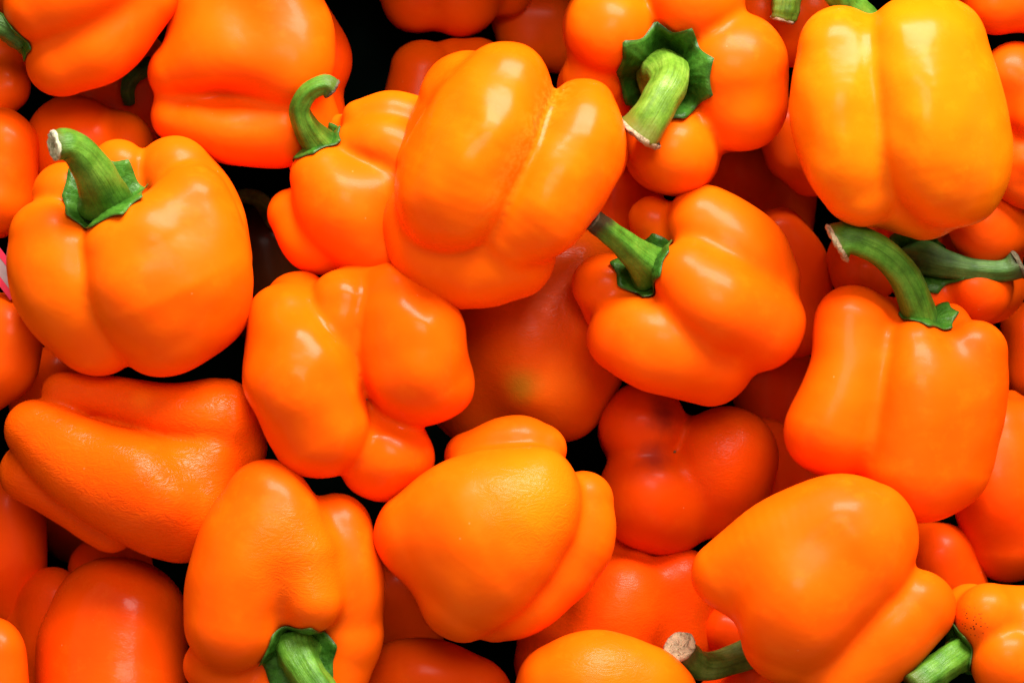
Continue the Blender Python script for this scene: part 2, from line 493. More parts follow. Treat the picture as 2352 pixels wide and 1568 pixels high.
def calyx_mesh(body, c, n, R, seed=0, tips=8, lift=5.0, curl=0.10, aspect=1.0, ang=0.0):
    rng = random.Random(seed)
    n = np.array(n, float); n /= np.linalg.norm(n)
    e1 = np.cross(n, [math.sin(ang), math.cos(ang), 0.05]); e1 /= np.linalg.norm(e1); e2 = np.cross(n, e1)
    c = np.array(c, float)
    NA, NR = 96, 9
    tipr = [rng.uniform(0.93, 1.07) for _ in range(tips)]
    tipa = [rng.uniform(-0.14, 0.14) for _ in range(tips)]
    tipc = [rng.uniform(0.3, 1.6) for _ in range(tips)]
    P = np.zeros((NR, NA, 3)); add = np.zeros((NR, NA))
    for j in range(NA):
        a = 2 * math.pi * j / NA
        t = a / (2 * math.pi) * tips
        best = 0; bc = 0
        for q in range(tips):
            dq = abs(((t - q - tipa[q] + tips / 2) % tips) - tips / 2)
            w = max(0.0, 1 - dq / 0.55)
            v = (tipr[q] - 0.86) * w ** 1.9
            if v > best: best = v; bc = tipc[q] * w ** 2
        rim = 0.86 + best + 0.02 * math.sin(7 * a + seed)
        for i in range(NR):
            s = 0.10 + 0.90 * i / (NR - 1)
            rr = R * (s * (0.86 + (rim - 0.86) * s ** 3))
            P[i, j] = c + rr * (math.cos(a) * e1 + aspect * math.sin(a) * e2)
            add[i, j] = R * (curl * bc * max(0, s - 0.55) ** 1.5 * 2.2 + 0.035 * math.sin(5 * a + seed) * s + 0.03 * math.sin(tips * a + 1.0) * s * s + 0.030 * math.sin(2.7 * tips * a + 3 * s + seed) * math.sin(3.14 * s)) + lift
    flat = P.reshape(-1, 3)
    off = np.full(len(flat), R * 0.95)
    for _ in range(26):
        q = (flat + off[:, None] * n).astype(np.float32)
        off = off - np.clip(body.sdf(q), -10, 40) * 0.8
    off = np.clip(off, -R * 0.7, R * 0.95).reshape(NR, NA)
    for _ in range(2):
        off[1:-1] = (off[:-2] + 2 * off[1:-1] + off[2:]) / 4
        off = (np.roll(off, 1, 1) + 2 * off + np.roll(off, -1, 1)) / 4
    top = P + (off + add)[..., None] * n
    for _ in range(8):
        d = body.sdf(top.reshape(-1, 3).astype(np.float32)).reshape(NR, NA)
        top = top + np.clip(lift + add * 0.3 - d, 0, 20)[..., None] * n
        for _q in range(1):
            top[1:-1] = (top[:-2] + 6 * top[1:-1] + top[2:]) / 8
    thick = np.linspace(9, 4.0, NR)[:, None, None]
    bot = top - thick * n
    V = np.vstack([top.reshape(-1, 3), bot.reshape(-1, 3)])
    o = NR * NA
    F = []
    for i in range(NR - 1):
        for j in range(NA):
            k = (j + 1) % NA
            F.append((i * NA + j, (i + 1) * NA + j, (i + 1) * NA + k, i * NA + k))
            F.append((o + i * NA + j, o + i * NA + k, o + (i + 1) * NA + k, o + (i + 1) * NA + j))
    for j in range(NA):
        k = (j + 1) % NA
        F.append(((NR - 1) * NA + j, o + (NR - 1) * NA + j, o + (NR - 1) * NA + k, (NR - 1) * NA + k))
        F.append((j, k, o + k, o + j))
    rim = np.tile(np.repeat(np.linspace(0, 1, NR), NA), 2)
    return V, F, rim

PEPPERS = []
def pepper(key, label, lobes, group=None, **kw):
    PEPPERS.append(dict(key=key, label=label, lobes=lobes, group=group, **kw))

# lobes are chains of (picture x, picture y, height, radius) in picture units; order: lowest in the heap first
# ---- deep in the gaps
pepper('deep_a', 'brownish pepper with shade painted into its skin, deep in the dark gap beside the pepper with the tall pale-tipped stem',
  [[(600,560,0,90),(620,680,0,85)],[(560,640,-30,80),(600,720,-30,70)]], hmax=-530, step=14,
  skin=dict(col=(0.06,0.012,0.002)), stems=[dict(pts=[(640,520,60,22),(600,460,110,19),(550,450,110,17),(530,480,90,16)], mat=STEM_OLIVE)])  # brown skin darkened in the base colour to paint in the gap's shade
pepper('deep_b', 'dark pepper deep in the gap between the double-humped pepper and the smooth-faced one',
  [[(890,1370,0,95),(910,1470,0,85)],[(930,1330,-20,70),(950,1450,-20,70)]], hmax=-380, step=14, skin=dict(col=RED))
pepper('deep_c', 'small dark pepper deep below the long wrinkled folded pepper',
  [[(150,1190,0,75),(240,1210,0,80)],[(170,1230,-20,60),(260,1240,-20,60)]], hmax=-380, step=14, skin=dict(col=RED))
pepper('deep_d', 'deeply shaded pepper in the hollow between the star-calyx pepper and the yellow-orange one',
  [[(1700,390,40,75),(1715,470,0,80)],[(1640,430,20,60),(1650,500,0,70)],[(1780,520,-20,90),(1800,440,-30,80)]], hmax=-380, step=12, skin=dict(col=ORANGE))
pepper('deep_e', 'shaded pepper tucked against the inner side of the yellow-orange pepper below a broken stem',
  [[(1800,290,0,70),(1815,350,0,65)],[(1850,300,-40,80),(1860,380,-40,70)]], h=-250, step=12, skin=dict(col=ORANGE))
pepper('deep_f', 'dark red-brown pepper at the back beside the star-calyx pepper, under a dim overhanging one',
  [[(1200,20,0,75),(1215,90,0,70)],[(1260,30,0,75),(1290,100,-10,70)]], hmax=-380, step=14, skin=dict(col=ORANGE))
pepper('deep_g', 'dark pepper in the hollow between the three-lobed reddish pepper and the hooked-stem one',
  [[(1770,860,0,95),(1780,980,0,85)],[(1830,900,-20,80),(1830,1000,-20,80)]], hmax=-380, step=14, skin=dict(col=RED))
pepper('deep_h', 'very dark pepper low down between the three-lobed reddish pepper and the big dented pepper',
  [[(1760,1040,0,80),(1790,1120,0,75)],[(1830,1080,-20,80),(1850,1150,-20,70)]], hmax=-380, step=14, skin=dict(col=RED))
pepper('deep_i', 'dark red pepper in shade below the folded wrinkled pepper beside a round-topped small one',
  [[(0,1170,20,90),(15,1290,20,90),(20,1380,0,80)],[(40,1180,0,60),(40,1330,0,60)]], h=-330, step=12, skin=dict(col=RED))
pepper('deep_j', 'shaded red pepper with a dark curved stem, wedged behind two overlapping large peppers',
  [[(230,220,20,80),(290,300,0,75)],[(310,150,-10,80),(350,240,-20,80)],[(180,160,0,80),(250,200,0,70)]], h=-330, step=12, skin=dict(col=RED),
  stems=[dict(pts=[(345,150,70,22),(310,170,100,20),(293,200,105,17),(297,238,90,13)], mat=STEM_DEEP)])
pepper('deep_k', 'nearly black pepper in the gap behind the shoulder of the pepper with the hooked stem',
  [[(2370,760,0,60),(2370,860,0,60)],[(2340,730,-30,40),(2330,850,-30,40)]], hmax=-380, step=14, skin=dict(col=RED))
# ---- second layer
pepper('back_top', 'dim pepper overhanging the dark gap behind the large upright grooved pepper',
  [[(950,-60,30,100),(960,-10,40,85)],[(1070,-50,50,110),(1060,-10,50,95)],[(1170,-60,0,80),(1160,-20,0,60)]], h=-470, step=10, skin=dict(col=ORANGE))
pepper('back_left_e', 'dull two-humped pepper in the shade directly behind the large grooved pepper',
  [[(965,160,30,72),(960,250,20,90)],[(1100,150,0,65),(1090,250,0,90)],[(1040,140,-10,50),(1010,300,-10,80)]], h=-390, step=10, skin=dict(col=ORANGE))
pepper('low_round', 'small rounded pepper in shade under the long wrinkled folded pepper',
  [[(240,1310,20,80),(270,1400,0,80)],[(290,1290,0,60),(310,1380,0,60)]], h=-340, step=12, skin=dict(col=RED))
pepper('low_small', 'smooth small round-topped pepper beside the red-orange one with a window reflection',
  [[(110,1380,30,80),(110,1470,30,85),(105,1560,10,80)],[(60,1440,0,60),(60,1560,0,60)]], h=-300, step=10, skin=dict(col=RED, wrinkle=0.10))
pepper('mid_shade', 'shaded pepper sliver between the upright pale-stemmed pepper and the folded wrinkled one',
  [[(120,870,0,70),(130,930,0,75)],[(70,860,-20,60),(80,940,-20,60)]], h=-270, step=12, skin=dict(col=RED))
pepper('behind_stem', 'plain rounded pepper behind the pale-tipped tall stem',
  [[(170,330,30,115),(200,430,10,115)],[(270,340,0,85),(270,430,0,90)]], h=-190, step=10, skin=dict(col=ORANGE))
pepper('tiny_left', 'small shaded round pepper end just below the ragged dark calyx',
  [[(5,195,0,66),(-40,230,0,70)],[(20,120,-30,55),(-30,110,-30,70)]], h=-180, step=10, skin=dict(col=ORANGE))
pepper('edge_left_up', 'smooth rounded pepper directly beside the pepper with the tall pale-tipped stem',
  [[(-5,340,30,95),(-20,440,20,105)],[(-100,350,0,110),(-100,450,0,110)]], h=-120, step=10, skin=dict(col=ORANGE))
pepper('behind_h', 'dark orange pepper strip between the blocky stemmed pepper and the hooked-stem pepper',
  [[(1790,540,20,70),(1830,620,20,80),(1830,740,0,80)],[(1760,560,-20,70),(1780,760,-20,70)]], h=-340, step=12, skin=dict(col=RED))
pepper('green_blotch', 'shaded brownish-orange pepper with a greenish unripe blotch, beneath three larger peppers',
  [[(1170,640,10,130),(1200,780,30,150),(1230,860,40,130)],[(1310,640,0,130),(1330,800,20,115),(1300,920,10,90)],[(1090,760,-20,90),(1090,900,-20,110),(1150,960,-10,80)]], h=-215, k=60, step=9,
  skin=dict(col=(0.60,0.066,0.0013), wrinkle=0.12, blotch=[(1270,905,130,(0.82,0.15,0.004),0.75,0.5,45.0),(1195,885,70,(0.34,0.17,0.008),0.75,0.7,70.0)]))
pepper('three_lobe', 'reddish pepper seen from its three-lobed blossom end with purplish stain and brown scar',
  [[(1476,980,58,102),(1475,985,-60,100)],[[(1665,1055,50,122),(1655,1060,-80,115)],[(1645,1130,10,105)]],[[(1492,1135,58,122),(1500,1130,-80,115)],[(1545,1160,10,100)]],[(1552,1050,-15,92),(1550,1060,-90,100)]], h=-240, k=26, step=8,
  skin=dict(col=(0.70,0.058,0.0010), wrinkle=0.18, wr_at=(1640,1030,150), blotch=[(1530,950,70,(0.20,0.018,0.014),0.85,0.7,110.0),(1500,1050,60,(0.22,0.018,0.014),0.75,0.8,110.0)]),
  scars=[(1549,1036,4)], dips=[(1552,1038,70,42,9)])
pepper('low_red', 'red-orange pepper with a peaked wrinkled shoulder beneath the big smooth-faced pepper',
  [[(1460,1293,60,38),(1430,1390,60,110),(1390,1480,40,130)],[(1560,1340,20,85),(1560,1460,10,85)],[(1415,1245,20,36),(1410,1290,10,55)],[(1280,1470,0,95),(1260,1520,0,80)]], h=-260, k=46, step=8,
  skin=dict(col=(0.77,0.056,0.0010), wrinkle=0.12))
pepper('mid_right', 'shaded round pepper shoulder between the big dented pepper and the upright plain one',
  [[(2170,1285,30,82),(2200,1370,20,80)],[(2120,1260,0,60),(2130,1350,0,60)]], h=-310, step=10, skin=dict(col=RED))
pepper('edge_right', 'large plain shaded pepper standing upright below the hooked-stem pepper',
  [[(2300,1010,30,100),(2310,1120,40,125),(2320,1230,20,105)],[(2400,1000,10,100),(2410,1200,10,120)],[(2320,920,-10,30),(2330,960,-10,60)]], h=-320, step=9, skin=dict(col=RED))
pepper('stem_across', 'pepper with a stout green stem lying across it, beneath the yellow-orange pepper',
  [[(1985,620,40,80),(1990,600,-80,90)],[(2275,515,70,95),(2290,500,-80,105)],[(2250,665,60,80),(2260,650,-80,95)],[(2140,690,40,70),(2140,680,-80,85)],[(2100,500,20,70),(2110,520,-80,90)]], h=-180, k=26, step=8,
  skin=dict(col=(0.79,0.072,0.0010)),
  stems=[dict(pts=[(2105,595,50,46),(2130,595,85,40),(2185,610,112,30),(2250,620,118,25),(2310,620,112,26),(2340,606,108,34)], mat=STEM_DEEP, cut=CUT_DARK)],
  calyx=[dict(c=(2105,595,50), n=(0.35,0.05,0.93), R=78, mat=CALYX, tips=7)])
pepper('edge_right_up', 'glossy pepper with a deep crease between two lobes, beside the yellow-orange pepper',
  [[(2330,170,40,75),(2300,280,10,70),(2320,380,10,75)],[(2375,200,60,60),(2380,260,60,70)],[(2370,370,30,80),(2360,420,20,60)]], h=-60, k=22, step=9, skin=dict(col=(0.80,0.075,0.0010)))
pepper('corner_right', 'plain orange pepper above the deeply creased one beside the yellow-orange pepper',
  [[(2290,0,30,85),(2270,-70,20,90)],[(2370,-10,20,90),(2380,-80,20,90)]], h=-40, step=10, skin=dict(col=ORANGE))
pepper('broken_stem', 'shaded pepper with a short broken green stem end, behind the yellow-orange pepper',
  [[(1760,20,20,80),(1800,70,0,80)],[(1870,10,0,80),(1880,80,-20,80)]], h=-190, step=10, skin=dict(col=ORANGE),
  stems=[dict(pts=[(1806,-70,150,36),(1806,-20,160,34),(1803,20,165,32),(1796,46,165,27)], mat=STEM_PALE, cut=CUT_TAN, ridge=0.10)])
pepper('under_star', 'shaded pepper filling the gap under the star-calyx pepper beside the grooved one',
  [[(1410,450,20,75),(1400,540,10,80)],[(1470,480,-20,60),(1450,560,-20,70)]], h=-260, step=12, skin=dict(col=ORANGE))
pepper('behind_c', 'thin visible edge of a pepper behind the broad sideways pepper, by the black gap',
  [[(680,40,20,75),(735,130,20,74),(725,190,10,70)],[(690,230,0,80),(720,260,0,75)]], h=-190, step=10, skin=dict(col=RED))
pepper('low_front', 'red-orange pepper with a broad soft sheen, just beneath the big smooth-faced pepper',
  [[(850,1580,0,70),(960,1560,50,100),(1080,1600,30,100)],[(900,1640,0,100),(1050,1660,0,100)]], h=-170, k=50, step=8, skin=dict(col=(0.79,0.062,0.0010)))
pepper('window_glint', 'red-orange pepper with a squarish window reflection on its smooth flank',
  [[[(250,1425,0,138),(228,1500,20,140),(222,1600,48,135)],[(298,1425,-8,130),(305,1500,14,125),(305,1600,40,125)]],[(185,1480,-10,80),(180,1600,0,80)]], h=-140, k=50, step=6, dent=1.5,
  skin=dict(col=(0.79,0.062,0.0010), coat=(0.20,0.15), rough=0.25, wrinkle=0.04))
pepper('corner_left_low', 'orange pepper edge beside the small round-topped and red-orange window-reflection peppers',
  [[(-20,1500,40,85),(-15,1580,40,85)],[(-80,1500,20,80),(-80,1600,20,80)]], h=-60, step=10, skin=dict(col=RED))
pepper('woody_stem', 'mostly hidden pepper with curved olive stem and woody cut end, under the dented pepper',
  [[(1740,1560,0,85),(1800,1620,0,90)],[(1670,1620,-20,80),(1740,1660,-20,80)],[(1670,1450,-30,60),(1740,1480,-30,80)]], h=-190, step=10, skin=dict(col=RED),
  stems=[dict(pts=[(1780,1480,40,40),(1720,1500,80,36),(1660,1522,110,33),(1610,1528,140,34),(1577,1507,180,36),(1560,1484,212,37)], mat=STEM_OLIVE, cut=CUT_TAN, ridge=0.05)])
pepper('edge_left_mid', 'smooth shaded pepper resting above the folded end of the long wrinkled pepper',
  [[(0,770,30,100),(-5,830,30,98)],[(-80,760,0,110),(-80,860,0,110)]], h=-110, step=9, skin=dict(col=ORANGE))
# ---- top layer
pepper('star_calyx', 'pepper facing up with a broad star-shaped calyx and thick pale green bent stem',
  [[(1400,65,70,105),(1410,70,-60,115),(1420,90,-180,90)],[(1595,-10,60,112),(1590,0,-60,110),(1570,50,-180,90)],[(1690,150,60,118),(1680,180,-60,128),(1640,200,-180,90)],[(1700,235,40,112),(1690,240,-60,110)],[(1545,340,60,105),(1545,330,-60,112),(1540,260,-180,90)],[(1365,180,10,75),(1370,200,-60,90)]], k=26, hmin=-60, hmax=0,
  skin=dict(col=AMBER),
  stems=[dict(pts=[(1527,178,40,66),(1529,172,75,60),(1535,172,120,50),(1538,190,165,45),(1515,232,190,44),(1490,275,195,46),(1468,306,190,52)], mat=STEM_PALE, cut=CUT_TAN, ridge=0.04)],
  calyx=[dict(c=(1527,172,60), n=(0.0,0.0,1.0), R=118, tips=9, mat=CALYX, curl=0.05, lift=7.0)])
pepper('sideways', 'broad pepper lying on its side with soft horizontal folds and no stem showing',
  [[[(412,168,40,74),(520,118,70,105),(655,145,70,110)],[(485,10,30,92),(600,-20,40,110),(655,60,40,105)]],
   [(418,262,20,72),(520,292,45,86),(640,290,30,96)],[(690,225,0,80),(700,270,-10,80)]], k=26, dips=[(410,220,80,45,16),(490,230,105,48,16),(570,228,125,55,12),(560,60,170,60,8)], hmin=-40, hmax=20,
  skin=dict(col=ORANGE))
pepper('upper_left', 'pepper with two smooth lobes and ragged dark calyx, overlapping the broad sideways pepper',
  [[(145,135,30,86),(235,85,40,98),(320,-10,30,88)],[(95,10,70,90),(180,-50,80,120),(280,-90,50,110)],[(60,60,0,50),(60,-40,0,70)]], k=30, hmin=0, hmax=40,
  skin=dict(col=ORANGE),
  stems=[dict(pts=[(45,85,30,32),(20,68,55,27),(-10,50,70,24),(-50,40,70,24)], mat=STEM_DEEP)],
  calyx=[dict(c=(42,82,30), n=(-0.75,0.15,0.65), R=62, tips=7, mat=CALYX)])
pepper('blocky', 'blocky lobed pepper with a dark-tipped straight stem pointing out of its ruffled calyx',
  [[(1618,510,30,88),(1700,575,30,105),(1742,642,10,98)],[(1582,632,110,82),(1655,698,112,108),(1747,745,60,106)],[[(1425,775,60,78),(1500,802,70,90),(1630,850,20,80)],[(1460,745,70,52),(1540,790,80,86),(1640,800,50,90)]],[(1397,655,0,79),(1420,700,-40,80)],[(1497,505,-20,58),(1520,540,-40,80)]], k=30, hmin=-20, hmax=20,
  skin=dict(col=(0.80,0.089,0.0009)),
  stems=[dict(pts=[(1492,612,60,56),(1482,605,85,46),(1455,580,125,37),(1415,545,160,29),(1380,518,185,26),(1358,503,198,25)], mat=STEM_TIPPED, cut=CUT_DARK)],
  calyx=[dict(c=(1490,607,70), n=(-0.42,-0.32,0.84), R=84, tips=8, mat=CALYX)])
pepper('curled_stem', 'small pepper with a long curled green stem, tucked against the large grooved pepper',
  [[[(745,405,90,77),(790,470,95,104),(860,545,60,108)],[(880,430,50,90)]],[(812,332,72,50),(880,328,92,66),(980,385,60,92)],[(828,274,42,46),(900,260,52,52),(990,300,20,72)],[(668,492,10,57),(722,556,25,70),(800,560,10,60)],[(697,378,0,32),(740,450,0,50)],[(780,292,0,34),(830,330,0,45)],[(880,340,10,80),(940,420,10,110)]], k=20, hmin=-60, hmax=-20,
  skin=dict(col=AMBER),
  stems=[dict(pts=[(745,340,70,42),(728,325,95,36),(700,285,130,27),(690,245,150,23),(712,208,165,22),(745,194,165,23),(762,204,160,24)], mat=STEM, cut=CUT_DARK, ridge=0.10)],
  calyx=[dict(c=(748,345,48), n=(-0.62,-0.50,0.60), R=72, tips=8, mat=CALYX)])
pepper('folded', 'long wrinkled pepper with a deep fold and sharp glints on its shrivelled skin',
  [[(140,902,30,48),(260,912,42,49),(390,945,58,68),(505,970,20,100)],[[(80,985,60,72),(200,1070,80,108),(320,1125,88,130),(425,1164,55,124)],[(480,1065,30,98),(530,1030,10,86)]],[(150,955,-45,60),(300,985,-15,80)],[(65,1080,-10,66),(130,1130,-10,60),(250,1210,-10,60)]], k=16, dips=[(430,1080,190,80,12)], hmin=-20, hmax=20,
  skin=dict(col=(0.80,0.078,0.0010), rough=0.24, wrinkle=0.20, blotch=[(325,915,45,(0.88,0.16,0.003),0.5,0.6,90.0)]))
pepper('hooked_stem', 'tall pepper with a long hooked green stem arching from between its shoulders',
  [[(1960,745,50,92),(1955,860,60,102),(1915,985,60,114)],[(2105,797,95,66),(2125,900,100,108),(2108,1075,80,124)],[(2242,807,70,72),(2215,920,70,98),(2165,1055,50,120)],[(2180,745,10,52),(2160,850,-20,90)],[(2060,740,10,55),(2060,850,0,80)]], k=40, hmin=-20, hmax=20,
  skin=dict(col=ORANGE),
  stems=[dict(pts=[(2115,755,40,44),(2112,725,70,40),(2100,680,100,38),(2070,620,130,36),(2020,575,150,35),(1965,550,160,36),(1935,552,160,42),(1922,558,160,45)], mat=STEM, cut=CUT_TAN, ridge=0.05)],
  calyx=[dict(c=(2130,755,40), n=(0.05,-0.75,0.66), R=70, tips=8, mat=CALYX)])
pepper('tall_pale_stem', 'upright pepper with a tall thick stem with whitish cut tip over a ruffled bright calyx',
  [[[(262,578,152,74),(300,665,140,108),(370,758,80,108)],[(440,468,95,94),(462,580,90,114),(462,700,50,116)],[(340,548,140,95),(385,650,115,138)]],
   [(110,545,70,92),(148,650,70,128),(222,757,30,107)],[(160,562,125,42),(190,650,105,66)],[(402,398,0,86),(462,480,-20,90),(486,600,-50,90)],[(142,442,20,66),(160,520,0,80)],[(272,382,0,60),(290,470,-20,80)]], k=17, dips=[(410,690,255,85,13)], hmin=40, hmax=80,
  skin=dict(col=(0.83,0.106,0.0011)),
  stems=[dict(pts=[(243,462,95,66),(237,440,130,55),(215,395,180,47),(188,355,215,41),(160,332,240,36),(140,331,252,35),(124,333,258,33)], mat=STEM, cut=CUT_PALE, ridge=0.05)],
  calyx=[dict(c=(240,455,90), n=(-0.12,-0.40,0.90), R=106, tips=9, mat=CALYX_LIGHT, curl=0.16)])
pepper('stem_down', 'wrinkled double-humped pepper with calyx and stem below its humps, beside the folded one',
  [[[(615,1165,60,106),(562,1290,85,122),(530,1435,88,109)],[(660,1235,80,88)]],[(690,1290,100,84),(712,1378,112,72)],[(770,1215,-5,86),(796,1330,15,84),(800,1440,-5,79)],[(680,1530,-15,85),(650,1590,-20,90)],[(490,1530,0,70),(540,1590,-20,80)],[(790,1500,-10,78),(760,1580,-20,80)]], k=40, dips=[(645,1425,160,34,7)], hmin=10, hmax=60,
  skin=dict(col=(0.81,0.089,0.0010), wrinkle=0.24, wr_at=(690,1280,150)),
  stems=[dict(pts=[(682,1490,60,58),(686,1510,85,47),(705,1545,110,42),(735,1590,120,42),(760,1640,120,44)], mat=STEM)],
  calyx=[dict(c=(684,1500,70), n=(0.06,0.50,0.86), R=96, tips=7, mat=CALYX)])
pepper('blossom_end', 'glossy pepper showing its deeply cleft blossom end and several small window highlights',
  [[[(660,745,30,92),(680,880,90,120),(730,988,70,108)],[(735,850,80,84),(765,945,70,74)]],[(790,690,60,72),(788,790,60,72),(820,850,20,40)],[[(905,690,50,96),(942,790,80,118),(985,872,60,100)],[(905,790,80,70),(925,868,75,82)]],[(885,1042,-5,112),(868,960,-40,90)],[(690,705,-40,78),(640,800,-20,82)],[(840,665,10,74),(860,760,10,90)]], k=20, hmin=10, hmax=60, dent=7,
  skin=dict(col=(0.81,0.089,0.0010), rough=0.22), scars=[(841,916,3)], dips=[(842,912,100,40,16)])
pepper('grooved', 'large upright grooved pepper with pale speckled crease and a skirt-like lower lobe',
  [[(1160,207,60,112),(1092,325,100,140),(1040,435,95,132),(1040,492,70,86)],[(1338,240,40,70),(1320,345,60,112),(1255,465,80,114),(1192,535,62,86)],[[(962,505,-25,86),(1000,580,-10,92),(1080,608,-5,92),(1185,588,-5,90)],[(1040,540,-40,110),(1130,560,-40,110)]],[(1080,240,-10,120),(1060,380,-40,150)],[(1350,350,-30,88),(1280,450,-30,100)]], k=22, dips=[(1040,250,200,60,9),(1290,300,150,50,8)], hmin=90, hmax=150, dent=5, groove_line=((1283,190),(1120,500),30),
  skin=dict(col=AMBER, groove=0.45, rough=0.26))
pepper('smooth_face', 'big pepper with one broad smooth dented face and a narrow lobe alongside',
  [[[(965,1228,50,106),(1080,1172,90,125),(1222,1125,80,98)],[(1060,1370,60,99),(1130,1290,95,125),(1225,1195,85,96)],[(1100,1255,70,150),(1170,1215,70,130)]],[(1345,1152,5,66),(1325,1250,15,84),(1210,1365,10,90),(1145,1400,0,72)],[(1080,1045,-20,62),(1180,1015,-10,68),(1240,1025,-20,60)]], k=24, dips=[(1080,1330,190,90,10)], hmin=50, hmax=100, dent=3.5,
  skin=dict(col=(0.82,0.095,0.0010), wrinkle=0.20, wr_at=(1240,1150,170), blotch=[(1250,1140,190,(0.88,0.17,0.002),0.8,0.3,30.0)]))
pepper('dented', 'big sprawling dented pepper with a jutting pinched lobe and a rounded side lobe',
  [[[(1672,1320,40,82),(1790,1245,70,106),(1920,1205,80,116),(2000,1212,70,106)],[(1955,1290,90,130),(1852,1380,95,150),(1812,1455,70,112)]],[(2110,1395,40,88),(2040,1470,60,90),(1930,1560,30,100)],[(2000,1370,-30,120),(1960,1480,-30,110)]], k=30, dips=[(1930,1330,250,90,14)], hmin=60, hmax=110,
  skin=dict(col=(0.82,0.098,0.0010)))
pepper('yellow', 'large smooth yellow-orange pepper with a long central groove, paler than all the others',
  [[(1930,120,50,106),(1935,230,70,118),(1955,350,70,112),(1978,430,60,92)],[[(2100,110,60,120),(2130,230,80,145),(2150,340,85,140),(2165,400,70,112)],[(2180,110,40,90),(2215,250,50,95),(2228,360,50,88),(2212,418,40,84)]],[(2040,448,0,78),(2125,462,-10,89)],[(2000,200,-40,120),(2020,350,-40,130)]], k=30, hmin=100, hmax=140, dent=4, groove_line=((1965,60),(2050,420),26),
  skin=dict(col=YELLOW, groove=0.12, rough=0.26),
  stems=[dict(pts=[(1985,60,-20,50),(1950,15,10,40),(1925,-20,30,35),(1900,-60,30,34)], mat=STEM)])
pepper('front_low', 'pale orange pepper with a mottled highlight, beside a woody stem end',
  [[(1290,1580,40,104),(1370,1560,60,112),(1470,1590,50,110)],[(1350,1640,30,150),(1460,1660,20,130)],[(1530,1590,10,60),(1500,1640,0,80)]], k=60, hmin=20, hmax=80,
  skin=dict(col=(0.86,0.100,0.0010), wrinkle=0.15, wr_at=(1400,1520,160)))
pepper('corner_right_low', 'pepper with dark speckles beside its thick green stem, touching the big dented pepper',
  [[(2275,1415,50,80),(2320,1430,20,90)],[(2325,1525,60,95),(2340,1560,20,90)],[(2400,1440,20,100),(2400,1540,20,100)],[(2230,1400,-20,60),(2240,1480,-40,60)]], k=20, hmin=-20, hmax=60,
  skin=dict(col=(0.86,0.100,0.0010), specks=(2232,1430,46)),
  stems=[dict(pts=[(2215,1495,20,42),(2190,1510,60,38),(2150,1540,90,37),(2100,1580,110,38)], mat=STEM)],
  calyx=[dict(c=(2215,1490,10), n=(-0.75,0.10,0.65), R=72, tips=7, mat=CALYX)])


# ------------------------------------------------------------------ let the peppers settle, lowest first
FLOOR_H = -Z0 / U
STEP = 18.0
NXG, NYG = 190, 150
OX, OY = 30, 30
hmap = np.full((NXG, NYG), FLOOR_H)
for i, p in enumerate(PEPPERS):
    B = Body(p['lobes'], k=p.get('k', 24.0), seed=i * 7 + 3, dent=p.get('dent', 3.0), core=p.get('core', True), dips=p.get('dips', ()))
    p['body'] = B
    ix, iy, bot, top = B.columns(STEP, p.get('inset', 9.0))
    ix += OX; iy += OY
    sx0, sy0 = max(0, -ix), max(0, -iy)
    bx = bot[sx0:, sy0:]; tp = top[sx0:, sy0:]
    ix = max(ix, 0); iy = max(iy, 0)
    bx = bx[:NXG - ix, :NYG - iy]; tp = tp[:NXG - ix, :NYG - iy]
    under = hmap[ix:ix + bx.shape[0], iy:iy + bx.shape[1]]
    gap = np.where(np.isfinite(bx), under - bx, -1e9)
    rest = float(gap.max())
    h = rest
    if 'h' in p: h = p['h']
    if 'hmax' in p: h = min(h, p['hmax'])
    if 'hmin' in p: h = max(h, p['hmin'])
    p['h0'] = h
    print('SETTLE %-10s rest %7.1f used %7.1f' % (p['key'], rest, h))
    hmap[ix:ix + bx.shape[0], iy:iy + bx.shape[1]] = np.maximum(under, tp + h)

